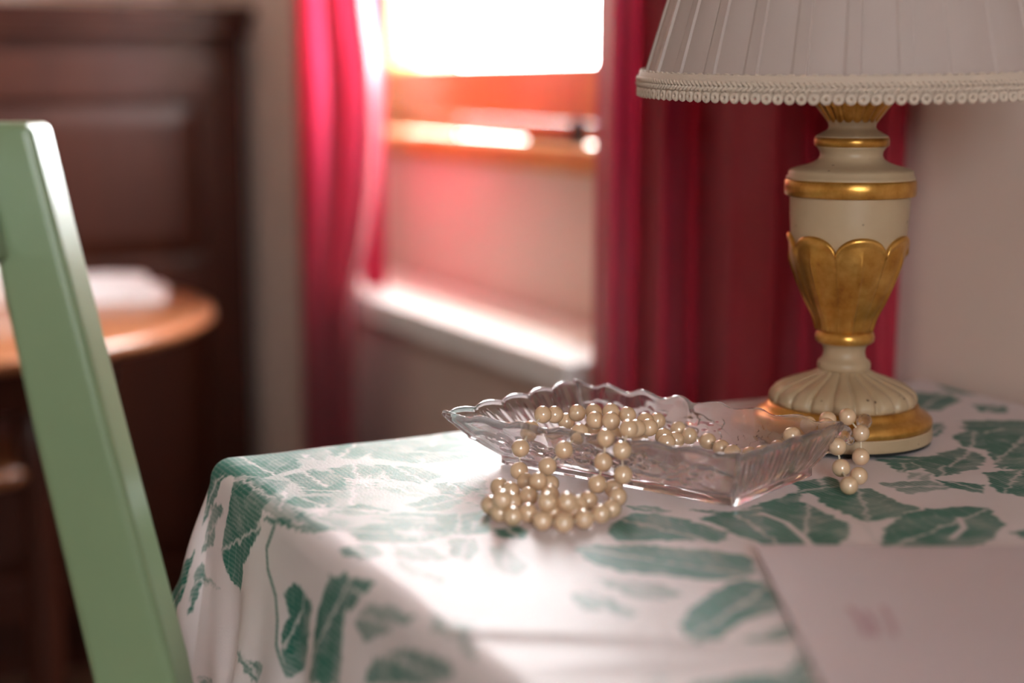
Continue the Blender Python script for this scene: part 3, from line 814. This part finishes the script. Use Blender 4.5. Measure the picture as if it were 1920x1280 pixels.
# ------------------------------------------------------------------ glass dish
DZ = TABLE_Z + 0.0008
bF, bR, bL = at_z(1376, 953, DZ), at_z(1526, 893, DZ), at_z(936, 870, DZ)
bB = bL + bR - bF
RIMZ = TABLE_Z + 0.032
rF, rR, rL, rB = at_z(1390, 858, RIMZ), at_z(1580, 799, RIMZ), at_z(832, 778, RIMZ), at_z(1076, 718, RIMZ)
base4 = [bL, bF, bR, bB]; rim4 = [rL, rF, rR, rB]
NSIDE = (190, 130, 190, 130)               # samples on the sides L-F, F-R, R-B, B-L
WAVES = (7, 5, 7, 5)
per = []
for k in range(4):
    for i in range(NSIDE[k]): per.append((k, i / NSIDE[k]))
def corner_pt(four, k, u, rad):
    a, b = four[k], four[(k + 1) % 4]; p = a + (b - a) * u
    L = np.linalg.norm(b - a); d0 = u * L; d1 = (1 - u) * L
    prev, nxt = four[(k - 1) % 4], four[(k + 2) % 4]
    if d0 < rad:
        w = (1 - d0 / rad) ** 2 * rad * 0.29; q = prev - a; p = p + q / np.linalg.norm(q) * w + (b - a) / L * w * 0.0
    if d1 < rad:
        w = (1 - d1 / rad) ** 2 * rad * 0.29; q = nxt - b; p = p + q / np.linalg.norm(q) * w
    return p
BP_ = np.array([corner_pt(base4, k, u, 0.006) for k, u in per]); RP_ = np.array([corner_pt(rim4, k, u, 0.005) for k, u in per])
BP_[:, 2] = 0; RP_[:, 2] = 0
cenB = BP_.mean(0)
phase = np.array([math.cos(2 * PI * WAVES[k] * u) if k % 2 == 0 else 1.6 * abs(math.sin(PI * WAVES[k] * u)) ** 0.8 - 0.8 for k, u in per])
side_id = np.array([k for k, u in per]); uu = np.array([u for k, u in per])
def relief(k, u, h):
    """height of the pressed ornament on the walls, in metres"""
    out = np.zeros_like(u)
    lng = (k % 2 == 0)
    rib = np.sin(u * 2 * PI * 19 + 2.2 * h) * 0.5 + np.sin(u * 2 * PI * 31 - 3 * h + 1.0) * 0.3
    out += np.where(~lng, 0.0008 * rib * smoothstep(h, 0.02, 0.15) * (1 - smoothstep(h, 0.85, 1.0)), 0)
    orn = np.zeros_like(u)
    for (cu, ch, rr) in ((.16, .45, .085), (.27, .62, .05), (.33, .35, .06), (.48, .55, .09), (.60, .33, .055), (.67, .65, .06), (.80, .45, .085), (.90, .62, .04)):
        d = np.hypot((u - cu), (h - ch) * 0.24); ang = np.arctan2((h - ch) * 0.24, u - cu)
        orn += np.exp(-((d - rr * (0.62 + 0.22 * np.cos(5 * ang))) / 0.009) ** 2) + 0.8 * np.exp(-(d / 0.014) ** 2)
    orn += 0.8 * np.exp(-((h - 0.5 - 0.22 * np.sin(u * 2 * PI * 2.5)) / 0.045) ** 2)
    out += np.where(lng, 0.0019 * orn * smoothstep(h, 0.05, 0.2) * (1 - smoothstep(h, 0.8, 0.95)), 0)
    return out
outw = RP_ - BP_; outw /= np.linalg.norm(outw, axis=1)[:, None]
HR = 0.0315
rows = []
def row(h, z, inset, scal, rel):
    p = BP_ + (RP_ - BP_) * h
    p = p - outw * inset + outw * (scal * 0.0016 * phase + rel * relief(side_id, uu, np.full_like(uu, h)))[:, None]
    p[:, 2] = DZ + z + scal * 0.0013 * phase
    return p
rows_in = [cenB + (BP_ - cenB) * q for q in (0.02, 0.5, 0.93)]
for p_, zz in zip(rows_in, (0.0022, 0.0022, 0.0018)): p_[:, 2] = DZ + zz; rows.append(p_)
rows.append(row(0.0, 0.0002, 0.0015, 0, 0)); rows.append(row(0.0, 0.0008, 0, 0, 0)); rows.append(row(0.0, 0.0040, 0, 0, 0))
rows.append(row(0.02, 0.0052, 0.0004, 0, 0))
for i in range(1, 27):
    h = i / 27; rows.append(row(h, 0.0052 + (HR - 0.0075) * h ** 1.12, -0.0010 * math.sin(PI * h), h ** 3, 1))
rows.append(row(1.0, HR - 0.0022, 0, 1, 0)); rows.append(row(1.02, HR - 0.0008, 0, 1, 0)); rows.append(row(1.02, HR + 0.0006, 0.0004, 1, 0)); rows.append(row(1.0, HR + 0.0013, 0.0012, 1, 0))
rows.append(row(1.0, HR + 0.0008, 0.0026, 1, 0))
for i in range(20, 0, -1):
    h = i / 21; rows.append(row(h, 0.0078 + (HR - 0.0090) * h ** 1.12, 0.0036, h ** 3, 0))
for q in (0.90, 0.5, 0.02):
    p_ = cenB + (BP_ - cenB) * q; p_[:, 2] = DZ + 0.0066; rows.append(p_)
nP = len(per); vs = np.vstack(rows); f = []
for i in range(len(rows) - 1):
    for k in range(nP):
        a, b = i * nP + k, i * nP + (k + 1) % nP
        f.append((a, b, b + nP, a + nP))
f.append(tuple(range(nP))); f.append(tuple(range((len(rows) - 1) * nP, len(rows) * nP))[::-1])
dish = obj('glass_dish', vs, f, 'glass', None, smooth=True)
tag(dish, 'oblong clear pressed-glass dish with a scalloped rim holding the pearls', 'dish')

# ------------------------------------------------------------------ pearls
PR = 0.0049
Z = lambda x, y, z: at_z(x, y, TABLE_Z + z)
Yd = at_Y
strands = [
 # the heap on the cloth in front of the dish
 [Z(937,913,.0052), Z(957,920,.0052), Z(961,941,.0055), Z(942,938,.0125), Z(920,947,.0052), Z(938,962,.0052), Z(961,967,.0052), Z(990,962,.0052), Z(1017,976,.0052), Z(1057,980,.0052), Z(1095,973,.0052), Z(1127,963,.0052), Z(1147,953,.0052), Z(1158,931,.0052), Z(1150,915,.0052)],
 [Z(1103,938,.0052), Z(1085,946,.0055), Z(1063,941,.0130), Z(1027,941,.0130), Z(1030,926,.006), Z(991,930,.0055), Z(986,902,.0055), Z(1010,903,.0115), Z(1031,906,.0055), Z(1038,960,.0052), Z(1077,960,.0052)],
 # four lengths that climb over the near rim
 [Yd(974,883,.802), Yd(976,840,.806), Yd(995,805,.818), Z(1018,777,.034), Z(1040,777,.032), Z(1062,790,.024)],
 [Yd(1027,876,.792), Yd(1057,843,.792), Yd(1087,811,.800), Z(1083,774,.030), Z(1112,773,.030), Z(1116,788,.034)],
 [Yd(1120,907,.775), Yd(1131,866,.778), Yd(1136,821,.782), Z(1146,789,.036), Z(1146,772,.031), Z(1176,778,.029)],
 [Yd(1168,890,.768), Yd(1166,844,.768), Yd(1179,804,.780), Z(1194,803,.033), Z(1210,789,.026), Z(1232,789,.023)],
 # the length lying in the dish
 [Z(1220,803,.026), Z(1242,817,.022), Z(1250,830,.022), Z(1267,825,.018), Z(1272,805,.016), Z(1292,817,.014), Z(1327,827,.0125), Z(1352,840,.0122), Z(1380,850,.0122), Z(1405,852,.0122), Z(1427,850,.0135), Z(1455,842,.017), Z(1485,817,.027), Yd(1515,796,.842), Yd(1552,787,.846)],
 [Z(1010,815,.0122), Z(1040,822,.0122), Z(1072,818,.0122), Z(1100,830,.0122), Z(1130,842,.0122), Z(1165,836,.0122), Z(1200,846,.0122), Z(1235,848,.0122), Z(1110,805,.020), Z(1150,815,.021), Z(1200,822,.0125)],
 # the end that hangs over the right-hand corner
 [Yd(1550,800,.828), Yd(1589,781,.848), Yd(1614,812,.850), Yd(1614,856,.846), Z(1610,892,.0052), Z(1592,910,.0052), Yd(1577,877,.806), Yd(1570,837,.812)],
]
pos = np.array([p for s in strands for p in s]); origp = pos.copy()
cen_floor = cenB[:2]
for it in range(120):
    d = pos[:, None, :] - pos[None, :, :]; L = np.linalg.norm(d, axis=2) + np.eye(len(pos))
    ov = np.maximum(2 * PR * 0.985 - L, 0); np.fill_diagonal(ov, 0)
    if ov.max() < 1e-5: break
    push = (d / L[..., None] * ov[..., None] * 0.25).sum(1)
    vd = pos - CAM; vd /= np.linalg.norm(vd, axis=1)[:, None]
    al = (push * vd).sum(1)[:, None] * vd
    pos += push * 0.35 + al * 1.1
    pos[:, 2] = np.maximum(pos[:, 2], TABLE_Z + PR + 0.0003)
nk = thing('pearl_necklace', (float(pos[:26, 0].mean()), float(pos[:26, 1].mean()), TABLE_Z), 'long champagne pearl necklace spilling from the glass dish onto the cloth', 'necklace')
sv, sf = sphere((0, 0, 0), PR, nu=28, nv=16)
pme = mesh_from('pearl', sv, sf, True); pme.materials.append(MAT['pearl'])
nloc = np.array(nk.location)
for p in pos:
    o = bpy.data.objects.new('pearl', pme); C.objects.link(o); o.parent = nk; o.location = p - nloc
i0 = 0; cords = []
for s in strands:
    pts = pos[i0:i0 + len(s)]; i0 += len(s)
    run = [pts[0]]
    for a, b in list(zip(pts[:-1], pts[1:])) + [(pts[-1], pts[-1] + 1)]:
        if np.linalg.norm(b - a) < 0.02: run.append(b)
        else:
            if len(run) > 1: v, f = tube(run, 0.00055, 6); obj('silk_cord', v, f, 'cord', nk)
            run = [b]
import bmesh
for (x, y, Y, r) in ((1581, 812, .824, .0050), (1620, 790, .858, .0046), (1594, 826, .826, .0026)):
    bm = bmesh.new(); bmesh.ops.create_icosphere(bm, subdivisions=2, radius=r)
    mm = bpy.data.meshes.new('crystal_bead'); bm.to_mesh(mm); bm.free(); mm.materials.append(MAT['crystal'])
    o = bpy.data.objects.new('crystal_bead', mm); C.objects.link(o); o.parent = nk; o.location = at_Y(x, y, Y) - nloc
    o['label'] = 'clear faceted crystal bead'

# ------------------------------------------------------------------ table lamp
LB = at_z(1577, 821, TABLE_Z); LX, LY = float(LB[0]), float(LB[1])
LD = math.cos(PITCH) * LY + math.sin(PITCH) * (CAM[2] - TABLE_Z)
def lz(y): return float(at_Y(1577, y, LY)[2])
def lr(px, y):
    dep = math.cos(PITCH) * LY + math.sin(PITCH) * (CAM[2] - lz(y)); return px * dep / FPX
lamp = thing('table_lamp', (LX, LY, TABLE_Z + 0.001), 'cream and gold carved table lamp with pleated ivory shade', 'table lamp')
def prof(pts): return [(lr(h, y), lz(y)) for h, y in pts]
ZB0 = TABLE_Z + 0.001
z_band = lz(790)
base_r = lr(165, 815)
v, f = lathe(LX, LY, [(0.002, ZB0), (base_r * 0.985, ZB0), (base_r * 0.985, ZB0 + 0.0018), (0.002, ZB0 + 0.0018)], 96); obj('felt_pad', v, f, 'felt', lamp)
v, f = lathe(LX, LY, [(0.01, ZB0 + 0.0018), (base_r * 0.995, ZB0 + 0.0018), (base_r, ZB0 + 0.003), (base_r, z_band - 0.0008), (base_r * 0.992, z_band), (0.01, z_band)], 96)
obj('base_plinth', v, f, 'cream', lamp, smooth=False)
z0g = z_band; 
gp = [(0.02, z0g), (base_r * 0.985, z0g), (base_r * 0.998, z0g + 0.0018), (base_r * 0.99, z0g + 0.0045), (base_r * 0.95, z0g + 0.0066), (base_r * 0.90, z0g + 0.0078), (base_r * 0.855, z0g + 0.0098), (base_r * 0.835, z0g + 0.0125), (base_r * 0.82, lz(752)), (0.02, lz(752))]
v, f = lathe(LX, LY, gp, 96); obj('gilt_moulding', v, f, 'gold', lamp, smooth=True)
NF = 20
def scal(n, amt, z_edge=None):
    def mod(r, z, th, i):
        c = abs(math.sin(n * th / 2 + 0.35)); g = (1 - c) ** 2.2
        return r * (1 - amt[i] * g), z - amt[i] * g * 0.02
    return mod
shell_p = prof([(20, 753), (128, 753), (134, 751), (137, 745), (136, 738), (131, 729), (118, 720), (98, 712), (78, 705), (62, 699), (52, 694), (47, 690.5)])
amt = [0, .02, .05, .07, .07, .07, .07, .07, .07, .06, .05, .03]
v, f = lathe(LX, LY, shell_p, 320, scal(NF, amt)); obj('fluted_foot', v, f, 'cream', lamp, smooth=True)
v, f = lathe(LX, LY, prof([(20, 692), (46, 691.5), (49, 688), (49.5, 680), (47.5, 675), (41, 670), (38, 660), (39, 650), (44, 643), (50, 640), (20, 639)]), 96); obj('stem', v, f, 'cream', lamp, smooth=True)
v, f = lathe(LX, LY, prof([(20, 641), (50, 641), (54, 637), (55, 629), (53, 622), (49, 618), (20, 617)]), 96); obj('gilt_ring', v, f, 'gold', lamp, smooth=True)
body_pts = [(20, 619), (46, 618), (52, 592), (66, 562), (82, 522), (96, 485), (104, 455), (108, 430), (110, 400), (111, 367), (111.5, 362), (20, 361)]
v, f = lathe(LX, LY, prof(body_pts), 128); obj('urn_body', v, f, 'cream', lamp, smooth=True)
v, f = lathe(LX, LY, prof([(30, 366), (119, 366), (121.5, 363.5), (122, 350), (121.5, 338), (119, 335), (30, 334)]), 128); obj('gilt_band', v, f, 'gold', lamp, smooth=True)
v, f = lathe(LX, LY, prof([(30, 336), (119, 336), (119.5, 331), (116, 329), (115.5, 321), (112, 317), (100, 313), (84, 309), (70, 304), (61, 298), (57.5, 291), (58.5, 284), (62, 278), (66, 273.5), (30, 273)]), 128); obj('shoulder', v, f, 'cream', lamp, smooth=True)
v, f = lathe(LX, LY, prof([(30, 274), (66.5, 274), (69, 272), (69.5, 265), (69, 258.5), (66, 257), (30, 257)]), 96); obj('gilt_collar', v, f, 'gold', lamp, smooth=True)
v, f = lathe(LX, LY, prof([(30, 258), (68, 257), (66, 254), (55, 248), (46, 243), (43.5, 238.5), (44, 233), (47, 227), (48, 224), (20, 224)]), 96); obj('neck', v, f, 'cream', lamp, smooth=True)
cup_p = prof([(20, 230), (46, 229), (50, 224), (60, 211), (70, 198), (76, 186), (79, 174), (77, 166), (60, 160), (20, 158)])
v, f = lathe(LX, LY, cup_p, 240, lambda r, z, th, i: (r * (1 - (0.07 if 1 <= i <= 7 else 0) * (1 - abs(math.sin(9 * th + 0.3))) ** 2), z)); obj('gilt_cup', v, f, 'gold', lamp, smooth=True)
# gilt petals round the urn
bp_ = np.array([(lz(y), lr(h, y)) for h, y in body_pts[1:-1]]); bp_ = bp_[np.argsort(bp_[:, 0])]
def body_r(z): return float(np.interp(z, bp_[:, 0], bp_[:, 1]))
NP = 7; half = PI / NP
view_th = math.atan2(-LY, -LX)
for k in range(NP):
    thc = view_th + math.radians(14) + k * 2 * half
    nu, nv = 33, 40; outer = []; inner = []
    for i in range(nu):
        a = -1 + 2 * i / (nu - 1)
        arch = math.sqrt(max(1 - (abs(a) * 0.97) ** 2.1, 0))
        ztop = lz(478) + (lz(436) - lz(478)) * arch ** 0.9
        zb = lz(618)
        for j in range(nv):
            q = j / (nv - 1); z = zb + (ztop - zb) * q
            th = thc + a * half * 0.992
            lip = math.exp(-(((ztop - z) - 0.0022) / 0.0013) ** 2) * 0.0014
            edge = math.exp(-((1 - abs(a)) / 0.10) ** 2) * 0.0010 * q
            rib = math.exp(-(a / 0.07) ** 2) * 0.0016 * smoothstep(1 - q, 0.12, 0.3)
            puff = 0.0024 * (1 - a * a) * math.sin(PI * min(q * 1.02, 1)) * (0.5 + 0.5 * q)
            r = body_r(z) + 0.0014 + puff + lip + rib + edge
            outer.append((LX + r * math.cos(th), LY + r * math.sin(th), z))
            r2_ = body_r(z) - 0.001; inner.append((LX + r2_ * math.cos(th), LY + r2_ * math.sin(th), z))
    o_ = nu * nv; f = [tuple(q) for q in grid_faces(nu, nv)]; f += [tuple(i + o_ for i in q[::-1]) for q in f]
    ring = [i * nv for i in range(nu)] + [(nu - 1) * nv + j for j in range(1, nv)] + [i * nv + nv - 1 for i in range(nu - 2, -1, -1)] + [j for j in range(nv - 2, 0, -1)]
    for a, b in zip(ring, ring[1:] + ring[:1]): f.append((a, b, b + o_, a + o_))
    obj('gilt_petal', outer + inner, f, 'gold', lamp, smooth=True)
# fitting and bulb under the shade
zc = lz(160)
v, f = lathe(LX, LY, [(0.002, zc), (0.014, zc), (0.014, zc + 0.04), (0.011, zc + 0.046), (0.002, zc + 0.046)], 32); obj('socket', v, f, 'brass', lamp, smooth=True)
v, f = lathe(LX, LY, [(0.002, zc + 0.046), (0.011, zc + 0.047), (0.013, zc + 0.058), (0.021, zc + 0.074), (0.023, zc + 0.086), (0.019, zc + 0.098), (0.002, zc + 0.108)], 32); obj('bulb', v, f, 'bulb', lamp, smooth=True)
# pleated shade, sitting slightly askew
SH_R = lr(396, 150); SH_H = 0.150; SH_TOP = SH_R - 0.30 * SH_H
sc_z = lz(156)
ax_, ay_ = math.radians(2.1), math.radians(-0.7)
def tilt(vs):
    vs = np.asarray(vs, float) - np.array([LX, LY, sc_z])
    # near side dips towards the viewer, left side a touch lower than the right
    z = vs[:, 2] + vs[:, 1] * math.tan(ax_) - vs[:, 0] * math.tan(ay_); vs[:, 2] = z
    return vs + np.array([LX, LY, sc_z])
NPL = 28; per_ = 40
def pleat(p):
    if p < 0.66: return 0.0
    if p < 0.72: return (p - 0.66) / 0.06 * 0.6
    if p < 0.975: return 0.6 + 0.4 * (p - 0.72) / 0.255
    return 1.0 - (p - 0.975) / 0.025
segs = NPL * per_; prof_o = []
vs = []; NZ = 14
for i in range(NZ):
    q = i / (NZ - 1); r = SH_R + (SH_TOP - SH_R) * q; z = sc_z + SH_H * q
    for k in range(segs):
        p = (k % per_) / per_; th = 2 * PI * k / segs + view_th + 0.03
        rr = r + 0.0016 * pleat(p) + 0.0005 * math.sin(2 * PI * p) * math.sin(PI * q)
        vs.append((LX + rr * math.cos(th), LY + rr * math.sin(th), z))
for i in range(NZ):
    q = 1 - i / (NZ - 1); r = SH_R + (SH_TOP - SH_R) * q - 0.0012; z = sc_z + SH_H * q
    for k in range(segs):
        th = 2 * PI * k / segs + view_th + 0.03; vs.append((LX + r * math.cos(th), LY + r * math.sin(th), z))
f = []
for i in range(2 * NZ):
    i2 = (i + 1) % (2 * NZ)
    for k in range(segs): f.append((i * segs + k, i * segs + (k + 1) % segs, i2 * segs + (k + 1) % segs, i2 * segs + k))
shade = obj('lamp_shade', tilt(vs), f, 'shade', lamp, smooth=False)
# wire spider that carries the shade
sp_parts = []
zt = sc_z + SH_H - 0.006
for k in range(3):
    th = k * 2 * PI / 3 + 0.4
    sp_parts.append(tube([(LX + 0.015 * math.cos(th), LY + 0.015 * math.sin(th), zc + 0.042), (LX + 0.04 * math.cos(th), LY + 0.04 * math.sin(th), zc + 0.05), (LX + (SH_TOP - 0.004) * math.cos(th), LY + (SH_TOP - 0.004) * math.sin(th), zt)], 0.0012, 8))
v, f = join(sp_parts); obj('shade_carrier', v, f, 'brass', lamp, smooth=True)
# braided gimp round the lower edge of the shade
NB = 126; bparts = []
def torus(c, ex, ey, R, r, nu=12, nv=6, fy=1.0):
    v, f = [], []; ez = np.cross(ex, ey)
    for i in range(nu):
        a = 2 * PI * i / nu; d = math.cos(a) * ex + math.sin(a) * ey * fy
        for j in range(nv):
            b = 2 * PI * j / nv; v.append(c + d * R + (math.cos(b) * d + math.sin(b) * ez) * r)
    for i in range(nu):
        for j in range(nv):
            a, b = i * nv + j, i * nv + (j + 1) % nv; c2, d2 = ((i + 1) % nu) * nv + j, ((i + 1) % nu) * nv + (j + 1) % nv
            f.append((a, b, d2, c2))
    return v, f
up = np.array([0, 0, 1.0])
for k in range(NB):
    th = 2 * PI * k / NB; rad = np.array([math.cos(th), math.sin(th), 0]); tan = np.array([-math.sin(th), math.cos(th), 0])
    c0 = np.array([LX, LY, sc_z])
    bparts.append(torus(c0 + rad * (SH_R + 0.0022) + up * -0.0030, tan, up, 0.0019, 0.00135))
    bparts.append(torus(c0 + rad * (SH_R + 0.0006) + up * 0.0078, tan, up, 0.0019, 0.0008, 10, 5, 0.7))
    for sgn, zz in ((1, 0.0042), (-1, 0.0014)):
        for hh in (0.0, 0.5):
            th2 = 2 * PI * (k + hh) / NB; rad2 = np.array([math.cos(th2), math.sin(th2), 0]); tan2 = np.array([-math.sin(th2), math.cos(th2), 0])
            d = tan2 * math.cos(0.55) + up * math.sin(0.55) * -sgn
            Rm = np.stack([d, np.cross(rad2, d), rad2], 1)
            bparts.append(sphere(c0 + rad2 * (SH_R + 0.0026) + up * zz, 0.0027, 0.0011, 0.0013, 8, 5, Rm))
v, f = join(bparts)
bandv, bandf = lathe(LX, LY, [(SH_R - 0.0008, sc_z - 0.003), (SH_R + 0.0022, sc_z - 0.003), (SH_R + 0.0018, sc_z + 0.0085), (SH_R - 0.001, sc_z + 0.009), (SH_R - 0.0008, sc_z - 0.003)], 160)
v, f = join([(v, f), (bandv, bandf)])
obj('braid_trim', tilt(v), f, 'braid', lamp, smooth=True)

# ------------------------------------------------------------------ green chair
CY = 0.70
ch = thing('dining_chair', (-0.05, CY - 0.19, 0), 'sage green painted wooden chair with a plain leaning back post', 'chair')
def post(y0, y1):
    """raked back post between depths y0 (near) and y1; centre line from the floor to the top"""
    cl_ = [(0.0, -0.122, 0.020), (0.44, -0.143, 0.022), (0.56, -0.162, 0.0215), (0.685, -0.1810, 0.0200), (0.80, -0.2040, 0.0180), (0.90, -0.2225, 0.0155), (0.946, -0.2305, 0.0142)]
    vs = []
    for z, x, hw in cl_:
        vs += [(x - hw, y0, z), (x + hw, y0, z), (x + hw, y1, z), (x - hw, y1, z)]
    f = [(3, 2, 1, 0)]
    for i in range(len(cl_) - 1):
        for k in range(4):
            a, b = i * 4 + k, i * 4 + (k + 1) % 4; f.append((a, b, b + 4, a + 4))
    n = (len(cl_) - 1) * 4; f.append((n, n + 1, n + 2, n + 3)); return vs, f
for y0 in (CY, CY - 0.40):
    v, f = post(y0, y0 + 0.034); obj('back_post', v, f, 'green', ch, bevel=0.004, seg=3)
def cbox(x0, x1, y0, y1, z0, z1, sk=0.0):
    return [(x0, y0, z0), (x1, y0, z0), (x1, y1, z0), (x0, y1, z0), (x0 + sk, y0, z1), (x1 + sk, y0, z1), (x1 + sk, y1, z1), (x0 + sk, y1, z1)], BOXF
v, f = cbox(-0.243, -0.228, CY - 0.366, CY, 0.885, 0.938, -0.0095); obj('top_rail', v, f, 'green', ch, bevel=0.003)
v, f = cbox(-0.164, -0.146, CY - 0.366, CY, 0.545, 0.585, -0.008); obj('lower_rail', v, f, 'green', ch, bevel=0.003)
v, f = cbox(-0.145, 0.25, CY - 0.385, CY - 0.001, 0.435, 0.460); obj('seat', v, f, 'green', ch, bevel=0.008, seg=3)
for y0 in (CY - 0.40, CY):
    v, f = cbox(0.195, 0.232, y0 + (0.018 if y0 < CY else -0.055), y0 + (0.055 if y0 < CY else -0.018), 0.0, 0.4345); obj('front_leg', v, f, 'green', ch, bevel=0.003)
for z0, z1 in ((0.385, 0.4345),):
    v, f = cbox(-0.10, 0.195, CY - 0.375, CY - 0.355, z0, z1); obj('seat_rail', v, f, 'green', ch)
    v, f = cbox(-0.10, 0.195, CY - 0.045, CY - 0.025, z0, z1); obj('seat_rail', v, f, 'green', ch)
